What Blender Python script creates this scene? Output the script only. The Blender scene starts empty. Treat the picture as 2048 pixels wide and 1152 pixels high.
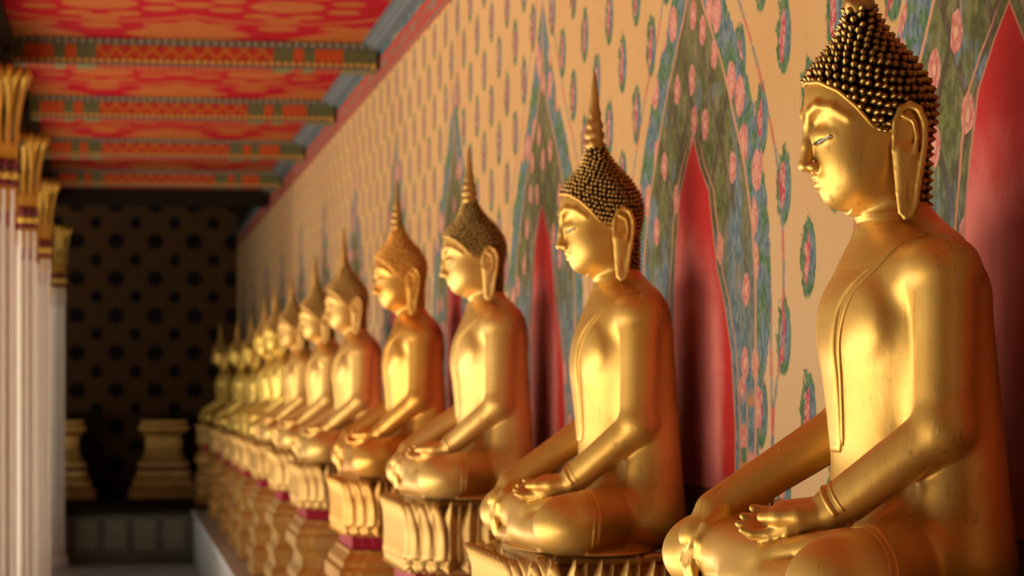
import bpy, bmesh, math, random
import numpy as np
from mathutils import Vector, Matrix, kdtree, bvhtree
random.seed(7)
rng = np.random.default_rng(7)
PI = math.pi
C = bpy.context.scene.collection
SC = bpy.context.scene

# ------------------------------------------------------------------ camera
F_PX = 5000.0
YAW = math.atan((1024 - 232) / F_PX)
cam = bpy.data.cameras.new('camera')
cam.lens = F_PX / 2048 * 36
cam.sensor_width = 36
cam.shift_y = (780 - 576) / 2048
cam.dof.use_dof = True
cam.dof.focus_distance = 4.75
cam.dof.aperture_fstop = 6.0
cam.clip_end = 200
camo = bpy.data.objects.new('camera', cam)
camo.rotation_euler = (PI / 2, 0, -YAW)
C.objects.link(camo)
SC.camera = camo

# ------------------------------------------------------------------ node helpers
class NB:
    """tiny expression builder over shader math nodes"""
    def __init__(self, name):
        self.m = bpy.data.materials.new(name)
        self.m.use_nodes = True
        self.t = self.m.node_tree
        self.bsdf = self.t.nodes['Principled BSDF']
        self.L = self.t.links.new
        self._tc = None
    def node(self, kind): return self.t.nodes.new(kind)
    def put(self, sock, v):
        if isinstance(v, V): self.L(v.s, sock)
        elif isinstance(v, tuple) and len(v) == 3 and sock.type == 'RGBA': sock.default_value = (*v, 1)
        else: sock.default_value = v
    def math(self, op, *a):
        n = self.node('ShaderNodeMath'); n.operation = op
        for i, x in enumerate(a): self.put(n.inputs[i], x)
        return V(self, n.outputs[0])
    def coord(self):
        if self._tc is None:
            n = self.node('ShaderNodeTexCoord'); s = self.node('ShaderNodeSeparateXYZ')
            self.L(n.outputs['Object'], s.inputs[0])
            self._tc = (V(self, n.outputs['Object']), *[V(self, s.outputs[i]) for i in range(3)])
        return self._tc
    def vec(self, x, y, z=0.0):
        n = self.node('ShaderNodeCombineXYZ')
        for i, q in enumerate((x, y, z)): self.put(n.inputs[i], q)
        return V(self, n.outputs[0])
    def noise(self, vec, scale, detail=3, rough=.55):
        n = self.node('ShaderNodeTexNoise'); self.put(n.inputs['Vector'], vec)
        n.inputs['Scale'].default_value = scale; n.inputs['Detail'].default_value = detail; n.inputs['Roughness'].default_value = rough
        return V(self, n.outputs['Fac'])
    def voro(self, vec, scale, rnd=1.0, feature='F1'):
        n = self.node('ShaderNodeTexVoronoi'); self.put(n.inputs['Vector'], vec); n.feature = feature
        n.voronoi_dimensions = '2D'
        n.inputs['Scale'].default_value = scale; n.inputs['Randomness'].default_value = rnd
        if feature == 'DISTANCE_TO_EDGE': return V(self, n.outputs['Distance'])
        s = self.node('ShaderNodeSeparateColor'); self.L(n.outputs['Color'], s.inputs[0])
        return V(self, n.outputs['Distance']), V(self, s.outputs[0]), V(self, s.outputs[1])
    def step(self, x, a, b):
        n = self.node('ShaderNodeMapRange'); n.interpolation_type = 'SMOOTHSTEP'
        self.put(n.inputs[0], x); self.put(n.inputs[1], a); self.put(n.inputs[2], b)
        return V(self, n.outputs[0])
    def curve(self, x, pts, h='AUTO_CLAMPED'):
        x0, x1 = pts[0][0], pts[-1][0]; ym = max(p[1] for p in pts) or 1
        t = (x - x0) * (1 / (x1 - x0))
        n = self.node('ShaderNodeFloatCurve'); c = n.mapping.curves[0]
        q = [((p[0] - x0) / (x1 - x0), p[1] / ym) for p in pts]
        c.points[0].location = q[0]; c.points[1].location = q[-1]
        for p in q[1:-1]: c.points.new(*p)
        for p in c.points: p.handle_type = h
        n.mapping.update()
        self.put(n.inputs['Value'], t)
        return V(self, n.outputs[0]) * ym
    def mix(self, f, a, b):
        n = self.node('ShaderNodeMix'); n.data_type = 'RGBA'
        self.put(n.inputs[0], f); self.put(n.inputs[6], a); self.put(n.inputs[7], b)
        return V(self, n.outputs[2])
    def bump(self, h, strength=.3, dist=.01):
        n = self.node('ShaderNodeBump'); n.inputs['Strength'].default_value = strength; n.inputs['Distance'].default_value = dist
        self.put(n.inputs['Height'], h); self.L(n.outputs[0], self.bsdf.inputs['Normal'])
    def set(self, **k):
        for a, v in k.items():
            self.put(self.bsdf.inputs[{'color': 'Base Color', 'rough': 'Roughness', 'metal': 'Metallic', 'spec': 'Specular IOR Level'}[a]], v)
        return self.m
class V:
    def __init__(self, b, s): self.b, self.s = b, s
    def __add__(self, o): return self.b.math('ADD', self, o)
    __radd__ = __add__
    def __sub__(self, o): return self.b.math('SUBTRACT', self, o)
    def __rsub__(self, o): return self.b.math('SUBTRACT', o, self)
    def __mul__(self, o): return self.b.math('MULTIPLY', self, o)
    __rmul__ = __mul__
    def __truediv__(self, o): return self.b.math('DIVIDE', self, o)
    def abs(self): return self.b.math('ABSOLUTE', self)
    def sqrt(self): return self.b.math('SQRT', self)
    def max(self, o): return self.b.math('MAXIMUM', self, o)
    def min(self, o): return self.b.math('MINIMUM', self, o)
    def wrap(self, p, c=0.0):          # to [-p/2, p/2] about c
        return self.b.math('WRAP', self - c, p / 2, -p / 2)
    def lt(self, o, w=.004): return 1 - self.b.step(self, (o - w) if not isinstance(o, V) else o - w, (o + w) if not isinstance(o, V) else o + w)
    def gt(self, o, w=.004): return self.b.step(self, (o - w) if not isinstance(o, V) else o - w, (o + w) if not isinstance(o, V) else o + w)
    def sin(self): return self.b.math('SINE', self)

def srgb(r, g, b):
    f = lambda c: (c / 255 / 12.92) if c <= 10 else ((c / 255 + .055) / 1.055) ** 2.4
    return (f(r), f(g), f(b))

# ------------------------------------------------------------------ materials
def mat_gold(name, c1, c2, rough=.36, dirt=(.10, .045, .012), dirt_amt=.55, scale=1.0, mt=.66):
    b = NB(name); p, x, y, z = b.coord()
    n1 = b.noise(p, 5 * scale, 4); n2 = b.noise(b.vec(x * 3, y * 3, z * .7), 22 * scale, 4, .65)
    n3 = b.noise(p, 60 * scale, 2)
    col = b.mix(b.step(n1, .35, .65), c1, c2)
    d = b.step(n2 + (n1 - .5) * .5, .60, .80) * dirt_amt
    col = b.mix(d, col, dirt)
    b.bump(n2 * .6 + n3 * .4, .10, .01)
    b.bsdf.inputs['Coat Weight'].default_value = .18; b.bsdf.inputs['Coat Roughness'].default_value = .25
    return b.set(color=col, metal=(1 - d * .5) * mt, rough=rough + n2 * .10 - .03 + d * .2)
GOLD = mat_gold('gilded_bronze', (.82, .49, .115), (.72, .40, .08), .43)
GOLD_SOFT = mat_gold('soft_gilding', (.88, .56, .17), (.80, .47, .125), .45)
GOLD_ORANGE = mat_gold('orange_gilding', (.86, .45, .09), (.80, .37, .06), .34)
GOLD_YELLOW = mat_gold('yellow_gilding', (.88, .60, .14), (.80, .52, .10), .38)
def mat_hair(name, low, tip, rough):
    b = NB(name); p, x, y, z = b.coord()
    at = b.node('ShaderNodeAttribute'); at.attribute_name = 'relief'
    f = V(b, at.outputs['Fac']); n = b.noise(p, 40, 3)
    return b.set(color=b.mix(b.step(f + (n - .5) * .4, .18, .80), low, tip), metal=.9, rough=rough)  # gilt tips on lacquer, with caught light and gap shade put into the colour
FINIAL = mat_gold('worn_finial_gilding', (.62, .36, .09), (.46, .25, .06), .42, (.10, .05, .015), .7, 1.6)
HAIR_DARK = mat_hair('dark_lacquer_gilt_lit_tips', (.014, .007, .004), (.50, .31, .09), .36)
HAIR_MID = mat_hair('brown_lacquer_worn_lit_tips', (.045, .022, .008), (.50, .30, .085), .40)
HAIR_GOLD = mat_hair('brown_lacquer_gilt_lit_tips', (.24, .13, .04), (.62, .37, .11), .42)
HAIR_ORANGE = mat_hair('orange_gilt_curls', (.46, .20, .04), (.78, .38, .08), .42)
PED_GOLD = mat_gold('pedestal_gilding', (.74, .46, .15), (.62, .36, .10), .46, (.16, .08, .03), .5)
PED_ORANGE = mat_gold('pedestal_orange_gilding', (.80, .44, .11), (.70, .34, .07), .42)
CAP_GOLD = mat_gold('capital_gilding', (.80, .50, .10), (.66, .38, .06), .38)

def mat_plain(name, col, rough=.6, metal=0.0, var=.15, scale=8, spec=.4):
    b = NB(name); p, x, y, z = b.coord()
    n = b.noise(p, scale, 4)
    c = b.mix(n, tuple(v * (1 - var) for v in col), tuple(min(1, v * (1 + var)) for v in col))
    return b.set(color=c, rough=rough, metal=metal, spec=spec)
RED = mat_plain('red_lacquer', (.42, .012, .045), .45)
DARKRED = mat_plain('dark_red_lacquer', (.16, .012, .02), .5)
WHITE_EYE = mat_plain('shell_inlay', (.40, .41, .46), .3)
BLACK = mat_plain('black_inlay', (.012, .011, .012), .3)
MARBLE = mat_plain('white_column_plaster', (.78, .70, .64), .6, var=.06)
FLOOR = mat_plain('grey_marble_floor', (.72, .72, .72), .45, var=.12, scale=2)
MOULD = mat_plain('grey_blue_moulding', (.105, .115, .13), .8, var=.35, scale=20, spec=.08)
LINTEL = mat_plain('black_brown_lintel', (.016, .010, .007), .85, var=.4, spec=.05)
DARKWOOD = mat_plain('dark_painted_beam', (.030, .024, .018), .8, var=.4, spec=.1)
COURT = mat_plain('sunlit_stone_paving', (.66, .62, .55), .8, var=.08, scale=1)
LEDGE_TOP = mat_plain('ledge_stone', (.76, .80, .84), .6, var=.12, scale=10)

def mat_ledge():
    b = NB('painted_ledge_front'); p, x, y, z = b.coord()
    fy = y.wrap(.42, .1).abs(); d, r, g = b.voro(b.vec(y, z * 1.4), 6.0)
    base = b.mix(b.noise(p, 5), (.72, .75, .78), (.84, .84, .83))
    c = b.mix(d.lt(.28, .05) * r.gt(.55), base, (.16, .42, .55))
    c = b.mix(d.lt(.22, .05) * r.lt(.2), c, (.75, .34, .06))
    c = b.mix(fy.lt(.03, .01), c, (.42, .45, .50))
    return b.set(color=c, rough=.55)
LEDGE = mat_ledge()

def mat_end_ledge():
    b = NB('end_ledge_panels'); p, x, y, z = b.coord()
    fx = x.wrap(.34, 0).abs(); c = b.mix(b.noise(p, 9), (.085, .078, .06), (.15, .14, .11))
    inn = fx.lt(.12, .01) * (z + 1.72).abs().lt(.18, .01)
    c = b.mix(inn, c, b.mix(b.noise(p, 25), (.17, .155, .12), (.30, .27, .20)))
    b.bump(inn, .5, .02)
    return b.set(color=c, rough=.7)
END_LEDGE = mat_end_ledge()

def mat_end_wall():
    b = NB('dark_rosette_plaster'); p, x, y, z = b.coord()
    def ros(ox, oz, R):
        u = x.wrap(.52, ox); w = z.wrap(.50, oz)
        rr = (u * u + w * w).sqrt() + (b.noise(p, 18) - .5) * .07
        return rr.lt(R, .03)
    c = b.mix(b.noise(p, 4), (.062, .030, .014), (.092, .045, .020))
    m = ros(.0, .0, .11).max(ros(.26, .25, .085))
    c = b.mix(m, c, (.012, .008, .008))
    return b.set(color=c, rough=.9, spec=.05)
END_WALL = mat_end_wall()

def mat_mural():
    b = NB('painted_mural_plaster'); p, x, y, z = b.coord()
    BAY = 2.545
    jag = (b.noise(b.vec(y, z), 34, 3) - .5); soft = (b.noise(b.vec(y, z), 9, 3) - .5)
    yb = y.wrap(BAY, 4.39)                     # + = farther from the camera
    a = yb.abs()
    # ground
    g = b.noise(p, 2.2, 4); streak = b.noise(b.vec(x, y * 5, z * .5), 7, 4)
    cream = b.mix(g, srgb(206, 158, 104), srgb(219, 178, 128))
    cream = b.mix(b.step(streak, .60, .85) * .45, cream, srgb(160, 120, 84))
    cream = b.mix(b.step(z + soft * .3, .75, .1) * .55, cream, srgb(214, 182, 146))
    GREEN = b.mix(b.step(b.noise(p, 30), .35, .65), srgb(84, 88, 54), srgb(116, 118, 74))
    TEAL = b.mix(b.step(b.noise(p, 40), .35, .65), srgb(72, 104, 76), srgb(104, 132, 98))
    BLUE = b.mix(b.step(b.noise(b.vec(x, y, z * .6), 45), .38, .62), srgb(84, 104, 120), srgb(124, 140, 146))
    PINK = b.mix(b.step(b.noise(p, 60), .35, .65), srgb(196, 104, 102), srgb(222, 162, 146))
    HOT = srgb(190, 70, 88)
    ORANGE = srgb(206, 128, 60)
    col = cream
    # scattered bouquets on the cream ground
    def bouquet(col, oy, oz):
        u = y.wrap(.44, oy) + jag * .05; w = z.wrap(.37, oz) + jag * .05
        r1 = ((u * u) * 1.5 + (w * w) * .75).sqrt() + jag * .06
        cc = b.mix(r1.lt(.082, .006), col, TEAL)
        u2 = u + .028
        r2 = ((u2 * u2) * 4.5 + (w * w) * .9).sqrt() + jag * .03
        cc = b.mix(r2.lt(.060, .006), cc, BLUE)
        u3 = u - .012 + w * .15
        r3 = ((u3 * u3) * 6 + (w * w) * .8).sqrt() + jag * .04
        return b.mix(r3.lt(.058, .006), cc, b.mix(jag.gt(.02, .03), PINK, HOT))
    col = bouquet(col, 4.64, .87); col = bouquet(col, 4.86, .685)
    # leaf outlines (half width as a function of height)
    leaf = b.curve(z, [(-.4, .70), (.2, .70), (.36, .68), (.53, .615), (.73, .47), (.88, .34), (1.0, .21), (1.12, .09), (1.38, .0), (1.6, 0)])
    outer = leaf + b.curve(z, [(-.4, .0), (-.1, .04), (.2, .15), (.45, .17), (1.0, .22), (1.2, .19), (1.42, .07), (1.6, 0), (2.2, 0)])
    bead = outer + .125
    # strings of beads
    for off, thr in ((bead, 3.0), (outer * 0 + .86, .24)):
        da = (a - off + (z * 9).sin() * .008).abs()
        cyc = z.wrap(.145, .03)
        on = da.lt(.012 + jag * .02, .006) * ((z).lt(thr, .05)) * (b.noise(b.vec(y * 2, z * 7), 10).gt(.36, .05))
        col = b.mix(on * .7, col, b.mix(cyc.gt(0, .01), BLUE, HOT))
    # flowered outer band
    vo, r, gg = b.voro(b.vec(y, z * .95), 7.5)
    vo = vo + jag * .18
    inb = (a + jag * .05).lt(outer, .004)
    band = b.mix((b.noise(b.vec(y, z), 11, 2)).gt(.52, .03), BLUE, TEAL)
    col = b.mix(inb, col, band)
    col = b.mix(inb * vo.lt(.38, .03) * r.gt(.48, .01), col, PINK)
    col = b.mix(inb * vo.lt(.16, .08) * r.gt(.48, .01) * .5, col, srgb(226, 176, 150))
    # green leaf with diamond mosaic
    inl = (a + soft * .02).lt(leaf, .004)
    dg = ((y * 4.2).wrap(1.0, .3) .abs() + (z * 3.2).wrap(1.0, .2).abs() - .5).abs()
    leafc = b.mix(dg.lt(.07 + jag * .05, .02), GREEN, srgb(88, 76, 62))
    leafc = b.mix((b.noise(b.vec(y, z * .8), 5.5, 3) + (.35 - z) * .25).gt(.54, .05), leafc, BLUE)
    leafc = b.mix(b.step(z, .8, 1.15) * .6, leafc, srgb(118, 106, 74))
    leafc = b.mix(b.step(z + soft * .5, .55, .05) * .75, leafc, BLUE)
    leafc = b.mix(b.step(b.noise(b.vec(y * 1.6, z * .7), 8, 4), .48, .70) * .55, leafc, srgb(158, 140, 116))
    v2, r2, g2 = b.voro(b.vec(y + 3.3, z * .9), 6.5)
    v2 = v2 + jag * .12
    leafc = b.mix(v2.lt(.25, .025) * r2.gt(.45, .01), leafc, PINK)
    leafc = b.mix(v2.lt(.15, .05) * r2.gt(.45, .01) * .6, leafc, srgb(190, 104, 92))
    leafc = b.mix(v2.lt(.08, .02) * r2.gt(.45, .01), leafc, srgb(226, 172, 148))
    col = b.mix(inl, col, leafc)
    # lower border strips beside the red shape
    low = z.lt(-.02, .03) * (a - .615).abs().lt(.085, .004)
    cyc2 = (z + a.gt(.615, .001) * .07).wrap(.30, 0)
    sc = b.mix(cyc2.gt(.03, .01), b.mix(cyc2.gt(-.09, .01), PINK, BLUE), b.mix(cyc2.gt(.11, .01), ORANGE, TEAL))
    sc = b.mix((a - .615).abs().lt(.008, .003), sc, srgb(186, 150, 110))
    col = b.mix(low, col, sc)
    # outline strokes
    line = (a - leaf + soft * .01).abs().lt(.010, .004)
    col = b.mix(line * z.gt(-.3, .02), col, srgb(206, 150, 118))
    # red pointed throne back
    hr = b.curve(z, [(-.4, .49), (-.1, .495), (.1, .45), (.24, .37), (.33, .29), (.43, .245), (.55, .195), (.63, .085), (.72, 0), (1.2, 0)], 'VECTOR')
    hl = b.curve(z, [(-.4, .25), (-.1, .275), (.1, .27), (.24, .262), (.33, .25), (.44, .222), (.57, .175), (.66, .08), (.72, 0), (1.2, 0)], 'VECTOR')
    far = yb.gt(0, .001)
    hw = b.mix(far, hr, hl)
    hwv = V(b, hw.s)
    ns = b.node('ShaderNodeSeparateColor'); b.L(hw.s, ns.inputs[0]); hwv = V(b, ns.outputs[0])
    inner = (a - hwv - .05 + soft * .03).abs().lt(.007, .003) * z.lt(.70, .05)
    col = b.mix(inner, col, srgb(200, 138, 108))
    inr = a.lt(hwv, .004) * z.lt(.72, .004)
    st = b.noise(b.vec(x, y * 2.2, z * .18), 6, 5, .6)
    redc = b.mix(b.noise(p, 3, 4), srgb(168, 36, 34), srgb(184, 50, 48))
    faded = b.mix(st, srgb(214, 112, 106), srgb(238, 148, 140))
    fz = b.step(z + soft * .25 - (yb + .32) * .35, .42, .05)
    redc = b.mix(fz * b.step(yb + soft * .1, -.40, -.26), redc, faded)
    drip = b.step(st + b.noise(b.vec(x, y * 5, z * .3), 12, 3) * .35, .62, .76) * b.step(z + soft * .3, .42, .2)
    redc = b.mix(drip * .16, redc, srgb(92, 34, 34))
    col = b.mix(inr, col, redc)
    col = b.mix(inr * (a - hwv).abs().lt(.012, .004), col, srgb(170, 120, 96))
    worn = b.step(b.noise(b.vec(x, y * 2.5, z * .8), 16, 5, .7), .56, .70) * a.lt(outer, .02) * (1 - inr)
    col = b.mix(worn * .5, col, srgb(196, 164, 132))
    # flaked paint spots
    fl = b.noise(p, 26, 5, .7)
    col = b.mix(b.step(fl, .70, .74) * z.gt(.2, .1) * inl, col, srgb(52, 36, 28))
    # frieze along the top
    fr = z.gt(1.915, .004)
    vf, rf, gf = b.voro(b.vec(y, z), 9)
    fc = b.mix(z.gt(1.955, .004), b.mix(vf.lt(.3, .05), srgb(96, 118, 112), srgb(150, 130, 106)), b.mix(vf.lt(.38, .05), srgb(164, 84, 76), srgb(140, 116, 104)))
    fc = b.mix(z.gt(2.05, .004), fc, b.mix(vf.lt(.36, .05) * rf.gt(.5), srgb(70, 110, 122), srgb(150, 134, 104)))
    fc = b.mix((z - 1.955).abs().lt(.012, .003).max((z - 2.05).abs().lt(.014, .003)), fc, srgb(190, 64, 52))
    col = b.mix(fr, col, fc)
    col = b.mix((z - 1.915).abs().lt(.008, .003), col, srgb(186, 40, 36))
    col = b.mix(z.gt(2.15, .004), col, srgb(40, 24, 16))
    # bare brown base course
    col = b.mix(z.lt(-.27 , .004), col, b.mix(g, srgb(112, 72, 42), srgb(136, 88, 52)))
    col = b.mix((1 - inr) * .26, col, (.02, .012, .006))
    b.bump(b.noise(p, 14, 5) + jag * .2, .12, .01)
    return b.set(color=col, rough=.85, spec=.08)
MURAL = mat_mural()

BEAM_Y0, BEAM_DY = 15.45, 3.06
def mat_ceiling():
    b = NB('red_ceiling_panels'); p, x, y, z = b.coord()
    yy = y.wrap(BEAM_DY, BEAM_Y0 + BEAM_DY / 2 + .12)
    xm = (x - .43).abs()                       # the panel is symmetric about its middle
    red = b.mix(b.noise(p, 5), (.25, .003, .010), (.32, .005, .012))
    org = b.mix(b.noise(p, 7, 4), (.27, .062, .014), (.33, .092, .024))
    def disc(cx, cy, r):
        u = xm - cx; w = yy.abs() - cy
        return (u * u + w * w).sqrt().lt(r, .012)
    m = disc(.52, 0.0, .21)
    for k in range(8):
        an = PI / 8 + k * PI / 4
        w = math.sin(an) * .40
        if w > -.01: m = m.max(disc(.52 + math.cos(an) * .36, w, .095))
    m = m.max(disc(.52, .52, .11)).max(disc(.0, .0, .11)).max(disc(.52, 0.85, .12)).max(disc(.86, .8, .10)).max(disc(.18, .8, .10))
    dia = (xm * 1.6 + (yy.abs() - 1.15).abs() * 1.0).lt(.62, .015)
    cor = ((xm - 1.02).abs() * 1.4 + (yy.abs() - 1.3).abs()).lt(.60, .015)
    m = m.max(dia).max(cor)
    c = b.mix(m, red, org)
    ring = ((xm - .52) * (xm - .52) + yy * yy).sqrt()
    c = b.mix((ring - .66).abs().lt(.035, .01), c, org)
    return b.set(color=c, rough=.8, spec=.06)
CEIL = mat_ceiling()

def mat_beam():
    b = NB('beam_painting'); p, x, y, z = b.coord()
    xm = (x - .42)
    ax = xm.abs()
    lat = ((x * 9).wrap(1.0, 0).abs() + (z * 9).wrap(1.0, .3).abs() - .5).abs()
    base = b.mix(b.noise(p, 30), (.30, .02, .015), (.46, .05, .02))
    c = b.mix(lat.lt(.10, .05), base, (.42, .13, .02))
    c = b.mix(ax.gt(.62, .004), c, b.mix(b.noise(p, 40), (.40, .035, .012), (.48, .10, .02)))
    gr = (ax - .60).abs().lt(.06, .004).max((ax - .76).abs().lt(.035, .004)).max(ax.gt(.97, .004))
    c = b.mix(gr, c, b.mix(b.noise(p, 50), (.06, .07, .03), (.16, .15, .06)))
    dots = (x.wrap(.045, 0) * x.wrap(.045, 0) + (z - 2.005) * (z - 2.005)).sqrt().lt(.018, .004)
    low = (z).lt(2.03, .004)
    c = b.mix(low, c, b.mix(gr, (.26, .03, .012), (.13, .11, .045)))
    c = b.mix(low * dots, c, (.62, .34, .08))
    return b.set(color=c, rough=.8, spec=.08)
BEAM = mat_beam()

def mat_beadrow():
    b = NB('beaded_grey_moulding'); p, x, y, z = b.coord()
    u = x.wrap(.05, 0)
    d = (u * u + (z - 2.128) * (z - 2.128)).sqrt().lt(.018, .004)
    c = b.mix(d, (.06, .06, .065), (.24, .20, .13))
    return b.set(color=c, rough=.8, spec=.1)
BEADROW = mat_beadrow()

# ------------------------------------------------------------------ mesh helpers
def mesh_obj(name, verts, faces, mat, parent=None, smooth=True, loc=(0, 0, 0)):
    me = bpy.data.meshes.new(name)
    me.from_pydata([tuple(v) for v in verts], [], [tuple(f) for f in faces])
    me.update()
    if smooth:
        me.polygons.foreach_set('use_smooth', [True] * len(me.polygons))
    me.materials.append(mat)
    o = bpy.data.objects.new(name, me); C.objects.link(o)
    o.location = loc
    if parent: o.parent = parent
    return o
def quads_obj(name, verts, quads, mat, parent=None):
    me = bpy.data.meshes.new(name)
    nq = len(quads)
    me.vertices.add(len(verts)); me.vertices.foreach_set('co', np.asarray(verts, np.float32).ravel())
    me.loops.add(nq * 4); me.loops.foreach_set('vertex_index', np.asarray(quads, np.int32).ravel())
    me.polygons.add(nq); me.polygons.foreach_set('loop_start', np.arange(0, nq * 4, 4, dtype=np.int32))
    me.polygons.foreach_set('use_smooth', np.ones(nq, bool))
    me.update(calc_edges=True); me.validate()
    me.materials.append(mat)
    o = bpy.data.objects.new(name, me); C.objects.link(o)
    if parent: o.parent = parent
    return o
def box(name, lo, hi, mat, parent=None, bevel=0.0):
    bm = bmesh.new()
    bmesh.ops.create_cube(bm, size=1)
    for v in bm.verts:
        v.co = Vector([lo[i] + (v.co[i] + .5) * (hi[i] - lo[i]) for i in range(3)])
    if bevel: bmesh.ops.bevel(bm, geom=bm.edges[:], offset=bevel, segments=2, affect='EDGES', profile=.5)
    me = bpy.data.meshes.new(name); bm.to_mesh(me); bm.free()
    me.materials.append(mat)
    o = bpy.data.objects.new(name, me); C.objects.link(o)
    if parent: o.parent = parent
    return o
def tube(name, pts, rad, mat, parent=None, n=8, closed=False, cap=True):
    pts = [Vector(p) for p in pts]; N = len(pts)
    if not hasattr(rad, '__len__'): rad = [rad] * N
    vs, fs = [], []
    up = None
    for i, p in enumerate(pts):
        t = (pts[(i + 1) % N] - pts[i - 1]) if closed else (pts[min(i + 1, N - 1)] - pts[max(i - 1, 0)])
        t.normalize()
        if up is None: up = t.orthogonal().normalized()
        up = (up - t * up.dot(t)).normalized()
        w = t.cross(up)
        for k in range(n):
            an = 2 * PI * k / n
            vs.append(p + (up * math.cos(an) + w * math.sin(an)) * rad[i])
    R = N if closed else N - 1
    for i in range(R):
        j = (i + 1) % N
        for k in range(n):
            fs.append((i * n + k, i * n + (k + 1) % n, j * n + (k + 1) % n, j * n + k))
    if not closed:
        fs.append(tuple(range(n))[::-1]); fs.append(tuple((N - 1) * n + k for k in range(n)))
    return mesh_obj(name, vs, fs, mat, parent)
def lathe(name, prof, mat, parent=None, n=28, loc=(0, 0, 0), mod=None):
    vs, fs = [], []
    for i, (r, z) in enumerate(prof):
        for k in range(n):
            an = 2 * PI * k / n
            rr = r * (mod(an, z) if mod else 1)
            vs.append((math.cos(an) * rr, math.sin(an) * rr, z))
    for i in range(len(prof) - 1):
        for k in range(n):
            fs.append((i * n + k, i * n + (k + 1) % n, (i + 1) * n + (k + 1) % n, (i + 1) * n + k))
    fs.append(tuple(range(n))[::-1]); fs.append(tuple((len(prof) - 1) * n + k for k in range(n)))
    return mesh_obj(name, vs, fs, mat, parent, loc=loc)
def redent(hx, hy, n):
    """plan of a rectangle with twice stepped corners, counter-clockwise"""
    q = [(hx, hy - 2 * n), (hx - n, hy - 2 * n), (hx - n, hy - n), (hx - 2 * n, hy - n), (hx - 2 * n, hy)]
    P = list(q)
    P += [(-x, y) for x, y in q[::-1]]
    P += [(-x, -y) for x, y in q]
    P += [(x, -y) for x, y in q[::-1]]
    return P
def stack(name, hx, hy, n, prof, mat, parent=None, loc=(0, 0, 0)):
    """loft of the redented plan through (outset, z) profile points"""
    vs, fs = [], []; m = None
    for d, z in prof:
        P = redent(hx + d, hy + d, n); m = len(P)
        vs += [(x, y, z) for x, y in P]
    for i in range(len(prof) - 1):
        for k in range(m):
            fs.append((i * m + k, i * m + (k + 1) % m, (i + 1) * m + (k + 1) % m, (i + 1) * m + k))
    fs.append(tuple(range(m))[::-1]); fs.append(tuple((len(prof) - 1) * m + k for k in range(m)))
    return mesh_obj(name, vs, fs, mat, parent, smooth=False, loc=loc)
def empty(name, loc, label, cat, group=None):
    o = bpy.data.objects.new(name, None); C.objects.link(o); o.location = loc
    o.empty_display_size = .1
    return tag(o, label, cat, group)
def tag(o, label, cat, group=None):
    o['label'] = label; o['category'] = cat
    if group: o['group'] = group
    return o
def struct(o):
    o['kind'] = 'structure'; return o
def dup(root, loc, label=None, scale=None):
    r = root.copy(); C.objects.link(r); r.location = loc
    if label: r['label'] = label
    if scale: r.scale = scale
    for ch in list(root.children):
        c = ch.copy(); C.objects.link(c); c.parent = r
        for g in list(ch.children):
            d = g.copy(); C.objects.link(d); d.parent = c
    return r
def paint(root, table):
    """give a copy its own finish: part-name stem -> material on the object"""
    for o in list(root.children) + [g for c in root.children for g in c.children]:
        st = o.name.split('.')[0]
        if st in table:
            o.material_slots[0].link = 'OBJECT'; o.material_slots[0].material = table[st]

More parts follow.
